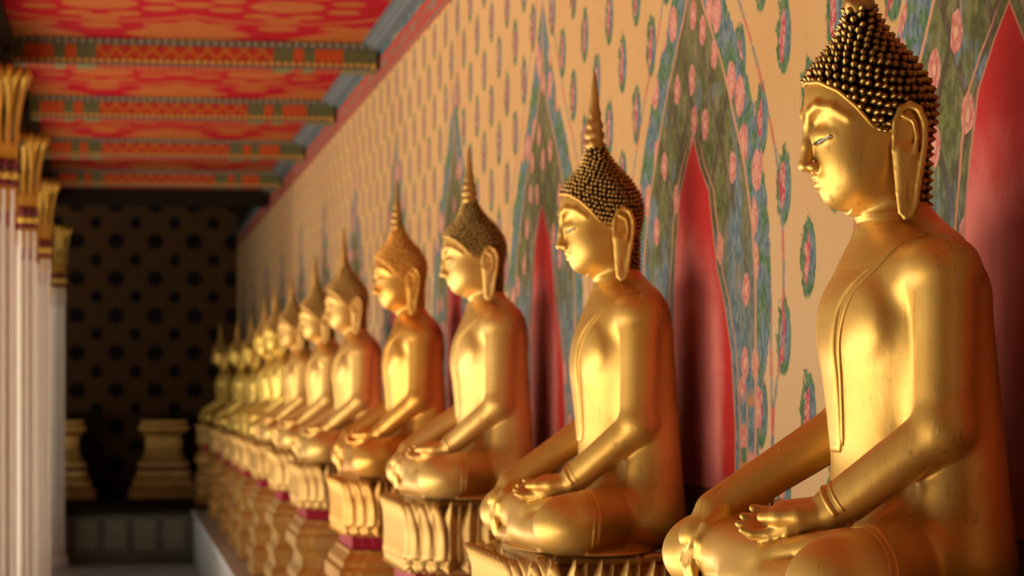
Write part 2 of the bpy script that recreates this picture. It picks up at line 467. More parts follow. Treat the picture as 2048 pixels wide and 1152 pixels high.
# ------------------------------------------------------------------ implicit-surface sculpting
class Sculpt:
    """coordinates: u forward, v to the figure's left, z up"""
    def __init__(self, U, Vv, Z):
        self.ax = [np.asarray(a, np.float32) for a in (U, Vv, Z)]
        self.F = np.full([len(a) for a in self.ax], .2, np.float32)
    def sub(self, lo, hi, m):
        sl = []
        for a, l, h in zip(self.ax, lo, hi):
            i0 = max(0, int(np.searchsorted(a, l - m)) - 1); i1 = min(len(a), int(np.searchsorted(a, h + m)) + 1)
            sl.append(slice(i0, i1))
        g = [self.ax[0][sl[0]][:, None, None], self.ax[1][sl[1]][None, :, None], self.ax[2][sl[2]][None, None, :]]
        return tuple(sl), g
    def blend(self, sl, d, k, sub=False):
        A = self.F[sl]
        if sub:
            h = np.clip(.5 - .5 * (A + d) / k, 0, 1); self.F[sl] = A * (1 - h) + (-d) * h + k * h * (1 - h)
        else:
            h = np.clip(.5 + .5 * (A - d) / k, 0, 1); self.F[sl] = A * (1 - h) + d * h - k * h * (1 - h)
    def ell(self, c, r, k=.02, yaw=0.0, pitch=0.0, sub=False):
        R = max(r); sl, g = self.sub([x - R for x in c], [x + R for x in c], k + .01)
        x, y, z = g[0] - c[0], g[1] - c[1], g[2] - c[2]
        if yaw: cy, sy = math.cos(yaw), math.sin(yaw); x, y = x * cy + y * sy, -x * sy + y * cy
        if pitch: cp, sp = math.cos(pitch), math.sin(pitch); x, z = x * cp + z * sp, -x * sp + z * cp
        k0 = np.sqrt((x / r[0]) ** 2 + (y / r[1]) ** 2 + (z / r[2]) ** 2)
        k1 = np.sqrt((x / r[0] ** 2) ** 2 + (y / r[1] ** 2) ** 2 + (z / r[2] ** 2) ** 2) + 1e-6
        self.blend(sl, k0 * (k0 - 1) / k1, k, sub)
    def cap(self, a, b, ra, rb, k=.02, flat=None, fs=1.0, sub=False):
        """tapered capsule; flat = unit axis along which it is thinner by fs"""
        a = np.array(a, float); b = np.array(b, float); R = max(ra, rb)
        sl, g = self.sub(np.minimum(a, b) - R, np.maximum(a, b) + R, k + .01)
        ba = b - a; L2 = float(ba @ ba) or 1e-9
        p = [g[i] - a[i] for i in range(3)]
        h = np.clip((p[0] * ba[0] + p[1] * ba[1] + p[2] * ba[2]) / L2, 0, 1)
        q = [p[i] - h * ba[i] for i in range(3)]
        d2 = q[0] ** 2 + q[1] ** 2 + q[2] ** 2
        r = ra + (rb - ra) * h
        if flat is not None:
            w = q[0] * flat[0] + q[1] * flat[1] + q[2] * flat[2]
            d2 = d2 + w * w * (fs * fs - 1)
            d = np.sqrt(d2) - r
            d = d / (1 + (fs - 1) * np.clip(np.abs(w) * fs / (np.sqrt(d2) + 1e-6), 0, 1))
        else:
            d = np.sqrt(d2) - r
        self.blend(sl, d, k, sub)
    def chain(self, pts, rad, k=.01, **kw):
        if not hasattr(rad, '__len__'): rad = [rad] * len(pts)
        for i in range(len(pts) - 1): self.cap(pts[i], pts[i + 1], rad[i], rad[i + 1], k, **kw)
    def loft(self, T, k=.02):
        """T rows: z, centre u, half depth front, half depth back, half width"""
        T = np.array(T, float); z0, z1 = T[0, 0], T[-1, 0]
        W = T[:, 4].max(); D0 = (T[:, 1] - T[:, 3]).min(); D1 = (T[:, 1] + T[:, 2]).max()
        sl, g = self.sub((D0, -W, z0), (D1, W, z1), k + .02)
        zz = np.clip(g[2].ravel(), z0, z1)
        def cs(col):           # smooth (Catmull-Rom) interpolation of a column
            i = np.clip(np.searchsorted(T[:, 0], zz, 'right') - 1, 0, len(T) - 2)
            t = (zz - T[i, 0]) / (T[i + 1, 0] - T[i, 0])
            m = np.gradient(T[:, col], T[:, 0]); h = T[i + 1, 0] - T[i, 0]
            return ((2 * t**3 - 3 * t**2 + 1) * T[i, col] + (t**3 - 2 * t**2 + t) * h * m[i] + (-2 * t**3 + 3 * t**2) * T[i + 1, col] + (t**3 - t**2) * h * m[i + 1])[None, None, :]
        x = g[0] - cs(1); y = g[1] + 0 * x
        a = np.where(x > 0, cs(2), cs(3)); b = cs(4)
        k0 = np.sqrt((x / a) ** 2 + (y / b) ** 2); k1 = np.sqrt((x / a**2) ** 2 + (y / b**2) ** 2) + 1e-5
        d = k0 * (k0 - 1) / k1
        d = np.maximum(d, np.maximum(z0 - g[2], g[2] - z1))
        self.blend(sl, d, k)
    def mesh(self, smooth=3):
        F = self.F; s = F < 0
        cnt = np.zeros([n - 1 for n in F.shape], np.int8)
        cs = [(i, j, k) for i in (0, 1) for j in (0, 1) for k in (0, 1)]
        n0, n1, n2 = cnt.shape
        for i, j, k in cs: cnt += s[i:i + n0, j:j + n1, k:k + n2]
        act = np.argwhere((cnt > 0) & (cnt < 8))
        idx = np.full(cnt.shape, -1, np.int32); idx[act[:, 0], act[:, 1], act[:, 2]] = np.arange(len(act))
        vals = [F[act[:, 0] + i, act[:, 1] + j, act[:, 2] + k] for i, j, k in cs]
        P = np.zeros((len(act), 3)); W = np.zeros(len(act))
        for e0 in range(8):
            for e1 in range(e0 + 1, 8):
                df = [cs[e0][q] != cs[e1][q] for q in range(3)]
                if sum(df) != 1: continue
                A, B = vals[e0], vals[e1]; m = (A < 0) != (B < 0)
                t = np.where(m, A / np.where(m, A - B, 1), 0)
                for q in range(3):
                    P[:, q] += m * (cs[e0][q] + t * (cs[e1][q] - cs[e0][q]))
                W += m
        P /= W[:, None]
        out = np.zeros_like(P)
        for q in range(3):
            a = self.ax[q]; i = act[:, q]; out[:, q] = a[i] + P[:, q] * (a[i + 1] - a[i])
        quads = []
        for q in range(3):
            o1, o2 = (q + 1) % 3, (q + 2) % 3
            sh = list(F.shape); sh[q] -= 1
            lo = [slice(None)] * 3; hi = [slice(None)] * 3
            lo[q] = slice(0, sh[q]); hi[q] = slice(1, None)
            ch = s[tuple(lo)] != s[tuple(hi)]
            e = np.argwhere(ch)
            ok = (e[:, o1] > 0) & (e[:, o2] > 0) & (e[:, o1] < cnt.shape[o1]) & (e[:, o2] < cnt.shape[o2])
            e = e[ok]
            ins = s[e[:, 0], e[:, 1], e[:, 2]]
            def cell(d1, d2):
                c = e.copy(); c[:, o1] -= d1; c[:, o2] -= d2
                return idx[c[:, 0], c[:, 1], c[:, 2]]
            Q = np.stack([cell(1, 1), cell(0, 1), cell(0, 0), cell(1, 0)], 1)
            Q[~ins] = Q[~ins][:, ::-1]
            quads.append(Q)
        quads = np.concatenate(quads); quads = quads[(quads >= 0).all(1)]
        # keep the biggest connected piece
        lab = np.arange(len(out)); ed = np.concatenate([quads[:, [0, 1]], quads[:, [1, 2]], quads[:, [2, 3]], quads[:, [3, 0]]])
        while True:
            m = np.minimum(lab[ed[:, 0]], lab[ed[:, 1]]); new = lab.copy()
            np.minimum.at(new, ed[:, 0], m); np.minimum.at(new, ed[:, 1], m)
            new = new[new]
            if (new == lab).all(): break
            lab = new
        big = np.bincount(lab).argmax(); keep = lab == big
        remap = np.cumsum(keep) - 1
        quads = remap[quads[keep[quads[:, 0]]]]; out = out[keep]
        ed = np.concatenate([quads[:, [0, 1]], quads[:, [1, 2]], quads[:, [2, 3]], quads[:, [3, 0]]])
        deg = np.bincount(ed.ravel(), minlength=len(out))[:, None]
        for it in range(smooth * 2):
            acc = np.zeros_like(out)
            for q in range(3):
                acc[:, q] = np.bincount(ed[:, 0], out[ed[:, 1], q], len(out)) + np.bincount(ed[:, 1], out[ed[:, 0], q], len(out))
            out = out + (acc / deg - out) * (.55 if it % 2 == 0 else -.57)
        return out, quads

def axis(lo, hi, coarse, f0, f1, fine):
    a = list(np.arange(f0, f1, fine))
    x = f0; st = fine
    L = []
    while x > lo: st = min(coarse, st * 1.15); x -= st; L.append(x)
    x = a[-1]; st = fine; R = []
    while x < hi: st = min(coarse, st * 1.15); x += st; R.append(x)
    return np.array(L[::-1] + a + R)

# hair: skull and crown mass, as a distance function for ray marching
def hair_sdf(P, dz):
    def el(c, r):
        q = P - np.array(c); k0 = np.sqrt(((q / r) ** 2).sum(1)); k1 = np.sqrt(((q / np.square(r)) ** 2).sum(1)) + 1e-6
        return k0 * (k0 - 1) / k1
    def rc(a, b, ra, rb):
        a = np.array(a); b = np.array(b); ba = b - a; pa = P - a
        h = np.clip(pa @ ba / (ba @ ba), 0, 1)
        return np.linalg.norm(pa - h[:, None] * ba, axis=1) - (ra + (rb - ra) * h)
    def sm(A, B, k):
        h = np.clip(.5 + .5 * (A - B) / k, 0, 1); return A * (1 - h) + B * h - k * h * (1 - h)
    d = el((-.0165, 0, .915 + dz), np.array((.1185, .094, .108)))
    d = sm(d, rc((-.062, 0, .90 + dz), (-.074, 0, .70 + dz), .068, .054), .03)
    d = sm(d, rc((-.016, 0, .985 + dz), (-.005, 0, 1.078 + dz), .070, .026), .035)
    return d

def build_statue(name, dz, label, cat, group, fine=True, pitch=.0150, hairmat=None):
    """dz: extra trunk length. Local frame of the mesh: x = -u, y = -v."""
    U = axis(-.25, .30, .0048, -.12, .125, .0026 if fine else .0035)
    Vv = axis(-.53, .53, .0048, -.115, .115, .0026 if fine else .0035)
    Zv = axis(-.02, 1.04 + dz, .0048, .70 + dz, .97 + dz, .0026 if fine else .0035)
    S = Sculpt(U, Vv, Zv)
    t = lambda z: z if z < .2 else (z + dz if z > .66 else z + dz * (z - .2) / .46)   # stretch of the trunk
    # trunk
    S.loft([(t(z), cu, a, a2, w) for z, cu, a, a2, w in [
        (.01, -.05, .15, .14, .235), (.10, -.055, .14, .14, .212), (.18, -.062, .115, .13, .176), (.26, -.068, .110, .13, .150),
        (.34, -.070, .118, .13, .152), (.42, -.074, .131, .135, .172), (.48, -.078, .143, .14, .188), (.54, -.084, .142, .14, .198),
        (.595, -.09, .130, .13, .198), (.640, -.092, .112, .118, .178), (.675, -.088, .092, .10, .138), (.705, -.080, .068, .078, .085), (.73, -.074, .055, .06, .06)]], .02)
    for s in (-1, 1):
        S.ell((-.090, s * .205, t(.612)), (.068, .070, .058), .05)
        S.ell((.006, s * .082, t(.520)), (.036, .080, .070), .03)          # breast
        S.cap((-.085, s * .228, t(.595)), (-.072, s * .262, t(.345)), .054, .049, .016)
    S.cap((-.072, 0, t(.64)), (-.058, 0, t(.80)), .061, .056, .03)           # neck
    for zz in (.690, .712): S.ell((-.066, 0, t(zz)), (.0625, .0625, .006), .010)
    for s in (-1, 1): S.cap((-.125, s * .150, t(.56)), (-.125, s * .225, .10), .070, .088, .04)
    # left arm to lap
    S.cap((-.072, .264, t(.335)), (.092, .155, .192), .0500, .0395, .012)
    S.ell((-.074, .262, t(.338)), (.049, .047, .05), .02)
    # right arm to knee
    S.cap((-.066, -.272, t(.335)), (.192, -.300, .170), .0500, .0375, .012)
    S.ell((-.072, -.268, t(.338)), (.049, .047, .05), .02)
    # legs
    for s in (-1, 1):
        S.cap((-.07, s * .135, .095), (.143 if s > 0 else .163, s * .400, .082), .094, .080, .03)
        S.ell((.145 if s > 0 else .168, s * (.402 if s > 0 else .424), .081), (.098, .092, .080), .02)
        S.ell((-.10, s * .17, .10), (.11, .13, .10), .04)
    S.cap((.165, .395, .062), (.195, -.06, .045), .062, .045, .012)           # left shin, below
    S.cap((.170, -.385, .088), (.180, .10, .100), .074, .046, .012)           # right shin, above
    S.ell((.10, 0, .07), (.14, .22, .065), .03)
    S.cap((.205, -.08, .030), (.215, -.30, .024), .034, .026, .012, flat=(0, 0, 1), fs=1.25)   # left foot tucked below
    S.cap((.215, -.30, .022), (.195, -.43, .016), .026, .017, .012, flat=(0, 0, 1), fs=1.3)
    S.cap((.175, .12, .112), (.100, .26, .140), .036, .033, .006, flat=(.2, 0, 1), fs=1.25)   # right foot, sole up
    for q in range(5): S.cap((.110 - q * .013, .275, .144), (.102 - q * .014, .310, .146), .0085, .007, .004)
    # plinth plate under the legs
    S.ell((.05, 0, .004), (.205, .46, .014), .006)
    # left hand: palm up on the lap
    d1 = np.array((.84, -.50, -.19)); d1 /= np.linalg.norm(d1)
    pp = np.array((.45, .66, -.58)); pp -= d1 * (pp @ d1); pp /= np.linalg.norm(pp)
    nn = np.cross(d1, pp); nn /= np.linalg.norm(nn)
    if nn[2] < 0: nn = -nn
    W = np.array((.089, .154, .190)); K = W + d1 * .086
    S.cap(W, K, .034, .041, .005, flat=nn, fs=1.35)
    for off, ln in ((.0305, .082), (.0102, .092), (-.0102, .086), (-.0300, .070)):
        r0 = K + pp * off - d1 * .006
        S.chain([r0, r0 + d1 * ln * .45 - nn * .003, r0 + d1 * ln * .80 + nn * .004, r0 + d1 * ln * .97 + nn * .016], [.0128, .0120, .0106, .0072], .0035)
    S.chain([W + pp * .016 + d1 * .015 + nn * .010, W + pp * .026 + d1 * .055 + nn * .020, W + pp * .024 + d1 * .092 + nn * .025, W + pp * .020 + d1 * .120 + nn * .027], [.021, .0185, .0150, .0105], .005)
    # right hand: hanging over the shin, fingers to the ground
    S.cap((.192, -.300, .170), (.230, -.296, .128), .0365, .037, .012, flat=(.67, 0, .74), fs=1.3)
    for off, ln in ((.031, .096), (.0105, .110), (-.0105, .106), (-.031, .088)):
        r0 = np.array((.226, -.294 + off, .128))
        S.chain([r0, r0 + (.014, .000, -.030), r0 + (.018, .000, -.030 - (ln - .03) * .5), r0 + (.012, .001, -ln)], [.0125, .0118, .0108, .0082], .003)
    S.chain([(.188, -.266, .160), (.218, -.246, .140), (.234, -.238, .112), (.236, -.240, .086)], [.019, .0160, .0132, .0095], .006)
    S.F = np.maximum(S.F, -S.ax[2][None, None, :])
    # head
    zf = lambda z: z + dz
    S.ell((-.018, 0, zf(.912)), (.116, .090, .117), .02)
    S.ell((.000, 0, zf(.840)), (.082, .079, .113), .03)
    S.ell((-.04, 0, zf(.82)), (.075, .074, .09), .03)
    S.ell((.033, 0, zf(.755)), (.030, .036, .026), .03)                       # chin
    for s in (-1, 1):
        S.ell((.014, s * .040, zf(.805)), (.050, .040, .060), .03)            # cheek
        S.ell((.098, s * .045, zf(.876)), (.022, .036, .019), .016, sub=True)  # socket
        S.ell((.0675, s * .0385, zf(.8560)), (.0135, .0320, .0180), .005, yaw=s * .62)          # lid
        S.chain([(.0940, s * .008, zf(.880)), (.0940, s * .020, zf(.899)), (.0865, s * .040, zf(.909)), (.0645, s * .061, zf(.903)), (.040, s * .077, zf(.884))], [.0038, .0042, .0040, .0030, .0016], .013)
        S.chain([(.0850, s * .018, zf(.8410)), (.079, s * .038, zf(.8455)), (.063, s * .060, zf(.8525))], [.0018, .0024, .0016], .003, sub=True)   # slit
    S.chain([(.090, 0, zf(.885)), (.0945, 0, zf(.842)), (.0975, 0, zf(.808))], [.0085, .0085, .0115], .010)       # nose
    S.ell((.0980, 0, zf(.803)), (.0120, .0125, .010), .006)
    for s in (-1, 1):
        S.ell((.0835, s * .0150, zf(.801)), (.0125, .0090, .0090), .005)
        S.ell((.0895, s * .0078, zf(.7920)), (.0060, .0038, .0030), .003, sub=True)
    S.ell((.062, 0, zf(.781)), (.016, .034, .020), .012)
    S.chain([(.0575, -.034, zf(.7865)), (.0705, -.018, zf(.7820)), (.0775, -.006, zf(.7855)), (.0775, .006, zf(.7855)), (.0705, .018, zf(.7820)), (.0575, .034, zf(.7865))], [.002, .0056, .0066, .0066, .0056, .002], .0025)
    S.chain([(.0575, -.030, zf(.7810)), (.0680, -.015, zf(.7720)), (.0725, 0, zf(.7700)), (.0680, .015, zf(.7720)), (.0575, .030, zf(.7810))], [.002, .0064, .0076, .0064, .002], .003)
    S.ell((.040, 0, zf(.7575)), (.026, .020, .006), .006, sub=False)
    # ears
    for s in (-1, 1):
        e = lambda u, z, v=.093: (u, s * (v + (-.040 - u) * .25), zf(z))
        S.ell((-.066, s * .0915, zf(.858)), (.026, .0070, .044), .005)
        S.cap(e(-.061, .82, .093), e(-.062, .725, .092), .022, .0165, .004, flat=(0, 1, 0), fs=2.6)
        S.chain([e(-.040, .852), e(-.041, .876), e(-.050, .898), e(-.066, .907), e(-.082, .898), e(-.0915, .874), e(-.092, .842), e(-.087, .805), e(-.081, .765), e(-.077, .730), e(-.070, .712), e(-.059, .707), e(-.051, .716), e(-.046, .750), e(-.042, .790), e(-.039, .825), e(-.040, .852)],
                [.0058, .0062, .0066, .0068, .0068, .0068, .0064, .0060, .0056, .0056, .0056, .0056, .0052, .0046, .0044, .0048, .0058], .003)
        S.chain([e(-.055, .886, .097), e(-.071, .876, .098), e(-.077, .850, .098), e(-.074, .824, .098), e(-.063, .810, .096)], .0042, .004)
        S.ell(e(-.058, .850, .104), (.0120, .0100, .028), .004, sub=True)
        S.ell(e(-.063, .750, .101), (.0035, .006, .022), .004, sub=True)
    vs, qs = S.mesh(2)
    body_local = np.stack([-vs[:, 0], -vs[:, 1], vs[:, 2]], 1)
    root = empty(name, (0, 0, 0), label, cat, group)
    body = quads_obj('body', body_local, qs, GOLD, root)
    bvh = bvhtree.BVHTree.FromPolygons([tuple(v) for v in body_local.astype(float)], [tuple(int(i) for i in q) for q in qs])
    to = lambda u, v, z: Vector((-u, -v, z))
    def drop(src, dst, off=0.0):
        """surface point seen from src looking at dst (statue coordinates)"""
        a = to(*src); d = (to(*dst) - a).normalized()
        h = bvh.ray_cast(a, d)
        if h[0] is None: return to(*dst)
        n = h[1] if h[1].dot(d) < 0 else -h[1]
        return h[0] + n * off
    def line(nm, rays, r, n=10, sub=5):
        pts = []
        for i in range(len(rays) - 1):
            for k in range(sub):
                f = k / sub
                a = [rays[i][0][j] * (1 - f) + rays[i + 1][0][j] * f for j in range(3)]
                b = [rays[i][1][j] * (1 - f) + rays[i + 1][1][j] * f for j in range(3)]
                pts.append(drop(a, b))
        pts.append(drop(*rays[-1]))
        for _ in range(2):
            pts = [pts[0]] + [(pts[i - 1] + pts[i] * 2 + pts[i + 1]) / 4 for i in range(1, len(pts) - 1)] + [pts[-1]]
        R = [r] * len(pts); R[0] = R[-1] = r * .4
        return tube(nm, pts, R, GOLD, root, 8)
    # sash: a flat strip of cloth lying on the chest
    sv, sf = [], []
    rows = 46; cols = 9
    zt, zb = t(.630), t(.285)
    for i in range(rows):
        f = i / (rows - 1); z = zt + (zb - zt) * f
        left = .078 - .040 * f ** .8 + .045 * max(0, 1 - f / .28) ** 1.6; right = -.020 + .002 * f
        if f > .93: left -= (f - .93) * .1
        for j in range(cols):
            v = right + (left - right) * j / (cols - 1)
            edge = .0012 + .0040 * min(1, 4 * min(j, cols - 1 - j) / (cols - 1) + .55)
            sv.append(drop((.5, v, z), (-.06, v, z), (edge * min(1, .0 + i / 10) - .0015 * max(0, 1 - i / 5)) if i < rows - 1 else -.002))
    nb = len(sv)
    for q in list(sv): sv.append(q + Vector((.010, 0, 0)))
    for i in range(rows - 1):
        for j in range(cols - 1):
            a, b_, c_, d_ = i * cols + j, i * cols + j + 1, (i + 1) * cols + j + 1, (i + 1) * cols + j
            sf.append((a, d_, c_, b_)); sf.append((nb + a, nb + b_, nb + c_, nb + d_))
    rim = [j for j in range(cols)] + [i * cols + cols - 1 for i in range(1, rows)] + [(rows - 1) * cols + j for j in range(cols - 2, -1, -1)] + [i * cols for i in range(rows - 2, 0, -1)]
    for a, b_ in zip(rim, rim[1:] + rim[:1]): sf.append((a, b_, nb + b_, nb + a))
    sash = mesh_obj('sash', sv, sf, GOLD, root)
    # robe edge over the left shoulder running into the sash edge
    up = [((-.16, .150, t(.72)), (-.12, .140, t(.58))), ((-.10, .150, t(.74)), (-.10, .140, t(.58))), ((-.02, .150, t(.76)), (-.06, .138, t(.58))), ((.10, .140, t(.76)), (-.04, .122, t(.57))), ((.3, .115, t(.68)), (-.05, .098, t(.55)))]
    dn = [((.5, .079, t(.51)), (-.06, .079, t(.51))), ((.5, .066, t(.45)), (-.06, .066, t(.45))), ((.5, .054, t(.38)), (-.06, .054, t(.38))), ((.5, .042, t(.30)), (-.06, .042, t(.30)))]
    line('robe_edge', up + dn, .0046)
    line('robe_edge', [((.3, -.020, t(.60)), (-.06, -.020, t(.60))), ((.5, -.02, t(.5)), (-.06, -.02, t(.5))), ((.5, -.02, t(.4)), (-.06, -.02, t(.4))), ((.5, -.018, t(.30)), (-.06, -.018, t(.30)))], .003)
    # robe cuff at the left wrist, and hems round both knees
    def ring(nm, c, axis_d, R, r, a0=0, a1=2 * PI, n=30):
        c = np.array(c, float); ax = np.array(axis_d, float); ax /= np.linalg.norm(ax)
        e1 = np.cross(ax, (0, 0, 1.0)); e1 /= np.linalg.norm(e1); e2 = np.cross(e1, ax)
        pts = []
        for k in range(n):
            an = a0 + (a1 - a0) * k / (n - 1)
            o = c + (e1 * math.cos(an) + e2 * math.sin(an)) * R
            q = drop(o, c)
            if (q - to(*c)).length < R * .85: pts.append(q)
        for _ in range(2):
            pts = [pts[0]] + [(pts[i - 1] + pts[i] * 2 + pts[i + 1]) / 4 for i in range(1, len(pts) - 1)] + [pts[-1]]
        return tube(nm, pts, r, GOLD, root, 8)
    fa = np.array((.095, .155, .200)) - np.array((-.072, .264, t(.335))); fa /= np.linalg.norm(fa)
    ring('cuff', np.array((.086, .159, .197)), fa, .062, .0060, -PI * .62, PI * 1.15)
    ring('cuff', np.array((.074, .166, .206)), fa, .062, .0030, -PI * .62, PI * 1.15)
    # hem of the robe across the near and far thigh
    for s in (1, -1):
        h1 = [((.075, s * .27, .5), (.075, s * .25, .1)), ((.085, s * .42, .40), (.065, s * .32, .11)), ((.095, s * .7, .20), (.06, s * .36, .10)), ((.095, s * .7, .09), (.065, s * .36, .08)), ((.09, s * .7, .03), (.07, s * .36, .04)), ((.085, s * .7, .02), (.07, s * .36, .02))]
        line('robe_hem', h1, .0042)
        line('robe_hem', [((a[0] + .016, a[1], a[2]), (b_[0] + .016, b_[1], b_[2])) for a, b_ in h1], .0032)
    # hair
    ctr = np.array((-.024, 0, .895 + dz))
    nA, nT = 360, 190
    al = np.linspace(0, 2 * PI, nA, endpoint=False)
    lim = np.interp(np.abs((al + PI) % (2 * PI) - PI) * 180 / PI, [0, 22, 42, 58, 74, 88, 100, 112, 125, 180], [.954, .950, .932, .905, .873, .850, .838, .79, .735, .715]) + dz
    th = np.linspace(.0, PI * .86, 260)
    def march(dirs):
        r = np.full(len(dirs), .03)
        for _ in range(40): r = r - np.clip(hair_sdf(ctr + dirs * r[:, None], dz), -.05, .05) * .9
        return r
    TH, AL = np.meshgrid(th, al, indexing='ij')
    D = np.stack([np.sin(TH) * np.cos(AL), np.sin(TH) * np.sin(AL), np.cos(TH)], -1).reshape(-1, 3)
    rr = march(D).reshape(TH.shape)
    zz = ctr[2] + rr * np.cos(TH)
    # cumulative surface length down each meridian until the hairline
    pos = (ctr + D * rr.reshape(-1)[:, None]).reshape(len(th), nA, 3)
    seg = np.concatenate([np.zeros((1, nA)), np.cumsum(np.linalg.norm(np.diff(pos, axis=0), axis=2), 0)])
    hv = np.zeros((nT, nA, 3)); Lmax = np.zeros(nA)
    for j in range(nA):
        below = np.argmax(zz[:, j] < lim[j]); below = below if below else len(th) - 1
        Lmax[j] = seg[below, j]
        s_ = np.linspace(0.0, Lmax[j], nT)
        for q in range(3): hv[:, j, q] = np.interp(s_, seg[:, j], pos[:, j, q])
    hv[0] = hv[0].mean(0)
    # curls: rows at equal spacing down from the crown
    pts = []
    nr = int(Lmax.max() / pitch)
    for rw in range(1, nr + 1):
        s0 = rw * pitch - pitch * .4
        ring_p = np.array([[np.interp(s0, seg[:, j], pos[:, j, q]) for q in range(3)] for j in range(0, nA, 4)])
        ln = np.linalg.norm(np.diff(np.vstack([ring_p, ring_p[:1]]), axis=0), axis=1).sum()
        m = max(5, int(ln / pitch))
        for k in range(m):
            an = (k + .5 * (rw % 2) + rng.uniform(-.16, .16)) / m * 2 * PI
            j = int(an / (2 * PI) * nA) % nA
            s1 = s0 + rng.uniform(-.14, .14) * pitch
            if s1 < Lmax[j] - pitch * .15:
                pts.append([np.interp(s1, seg[:, j], pos[:, j, q]) for q in range(3)])
    kd = kdtree.KDTree(len(pts))
    for i, q in enumerate(pts): kd.insert(q, i)
    kd.balance()
    flat = hv.reshape(-1, 3)
    du = np.roll(hv, -1, 1) - np.roll(hv, 1, 1); dt = np.gradient(hv, axis=0)
    nrm = np.cross(dt, du); nl = np.linalg.norm(nrm, axis=2, keepdims=True); nrm = np.where(nl > 1e-9, nrm / np.maximum(nl, 1e-9), (0, 0, 1))
    outw = hv - ctr
    nrm = np.where((nrm * outw).sum(2, keepdims=True) < 0, -nrm, nrm)
    dist = np.array([kd.find(q)[2] for q in flat]).reshape(nT, nA)
    hgt = pitch * .83 * np.clip(1 - dist / (pitch * .60), 0, 1) ** .95
    hgt[-1] = -.004; hgt[-2] = np.minimum(hgt[-2], .001)
    hv = hv + nrm * hgt[:, :, None]
    flat = hv.reshape(-1, 3)
    ii, jj = np.meshgrid(np.arange(nT - 1), np.arange(nA), indexing='ij')
    jn = (jj + 1) % nA
    Q = np.stack([ii * nA + jj, (ii + 1) * nA + jj, (ii + 1) * nA + jn, ii * nA + jn], -1).reshape(-1, 4)
    hair = quads_obj('curled_hair', np.stack([-flat[:, 0], -flat[:, 1], flat[:, 2]], 1), Q, hairmat or HAIR_DARK, root)
    ra = hair.data.attributes.new('relief', 'FLOAT', 'POINT'); ra.data.foreach_set('value', np.clip(hgt / (pitch * .70), 0, 1).ravel().astype(np.float32))
    hair['label'] = 'dark rows of tight pointed curls'
    # gilt band along the hairline, from ear to ear
    band = []
    for j in range(-int(nA * .275), int(nA * .275) + 1):
        q = pos[:, j % nA, :]; s1 = Lmax[j % nA]
        pt = [np.interp(s1, seg[:, j % nA], q[:, k]) for k in range(3)]
        v_ = np.array(pt) - ctr; pt = np.array(pt) + v_ / np.linalg.norm(v_) * .001
        band.append(to(*pt))
    for _ in range(3): band = [band[0]] + [(band[i - 1] + band[i] * 2 + band[i + 1]) / 4 for i in range(1, len(band) - 1)] + [band[-1]]
    tube('hairline_band', band, .0040, GOLD, root, 8)
    # flame finial
    prof = [(.020, 1.070), (.027, 1.085), (.030, 1.096), (.0275, 1.104), (.0235, 1.108), (.0275, 1.114), (.0285, 1.124), (.0255, 1.132), (.0215, 1.137), (.0245, 1.143), (.0245, 1.152), (.0205, 1.162), (.0180, 1.170), (.0195, 1.176), (.0180, 1.186), (.0152, 1.200), (.0145, 1.206), (.0130, 1.222), (.0105, 1.245), (.0080, 1.268), (.0050, 1.288), (.0022, 1.302)]
    lathe('flame_finial', [(r, z + dz) for r, z in prof], FINIAL, root, 30, loc=(.002, 0, 0), mod=lambda an, z: 1 + .07 * math.sin(5 * an + z * 190))
    # inlaid eyes
    for s in (1, -1):
        pts = []
        for k in range(11):
            f = k / 10; v = .017 + .045 * f; z = .8405 + .0125 * f ** 1.15
            pts.append(drop((.3, s * v, zf(z)), (-.02, s * v, zf(z)), .0016))
        for _ in range(6): pts = [pts[0]] + [(pts[i - 1] + pts[i] * 2 + pts[i + 1]) / 4 for i in range(1, 10)] + [pts[-1]]
        pts = [q + Vector((-.0014, -s * .0008, 0)) for q in pts]
        R = [.0007 + .0016 * math.sin(PI * (.15 + .8 * k / 10)) for k in range(11)]
        e = tube('eye', pts, R, WHITE_EYE, root, 8); e['label'] = 'pale inlaid half-closed eye'
        pu = tube('pupil', [pts[0] * (1 - f) + pts[4] * f + Vector((-.0006, 0, 0)) for f in (0, .3, .6, .85)], [.0010, .0022, .0024, .0010], BLACK, e, 8)
        up_ = [q + Vector((-.0006, 0, .0021)) for q in pts]
        tube('eye_line', up_, .0007, BLACK, e, 6)
    return root

G_ST = 'gilded seated statues along the painted wall'
XC = 1.335
L_ST = ['largest golden seated statue at the right, nearest, legs cut off by the frame',
        'second golden seated statue from the right, dark curls, between two red wall points',
        'third golden seated statue from the right, dark curls, right of the orange gilded one',
        'orange gilded seated statue, redder than its golden neighbours, with smooth orange hair',
        'pale golden seated statue just left of the orange gilded one',
        'golden seated statue second to the left of the orange gilded one, overlapped by its neighbour',
        'golden seated statue third to the left of the orange one, before the yellower small ones',
        'first of the yellow gilded blurred statues, behind the pale golden row',
        'second of the yellow gilded blurred statues, thin finial in the dark corner',
        'third of the yellow gilded blurred statues, small in the distance',
        'farthest yellow gilded statue still sitting in the row, at the dark end',
        'small dim statue apart at the far left end of the row, near the end wall']
YS = [4.37, 7.01, 9.49, 11.99, 14.83, 16.98, 19.28, 21.31, 22.75, 25.04, 27.95, 31.6]
SEAT = [-.40, -.445, -.40, -.41, -.42, -.40, -.40, -.40, -.40, -.42, -.42, -.42]
SCL = [1.0, 1.0, 1.02, 1.095, 1.065, 1.015, 1.0, .99, .96, .91, .93, .97]
XO = [.01, .012, .0, 0, 0, 0, 0, 0, 0, 0, 0, -.04]
stA = build_statue('seated_statue', 0.0, L_ST[0], 'statue', G_ST)
stA.location = (XC - XO[0], YS[0], SEAT[0])
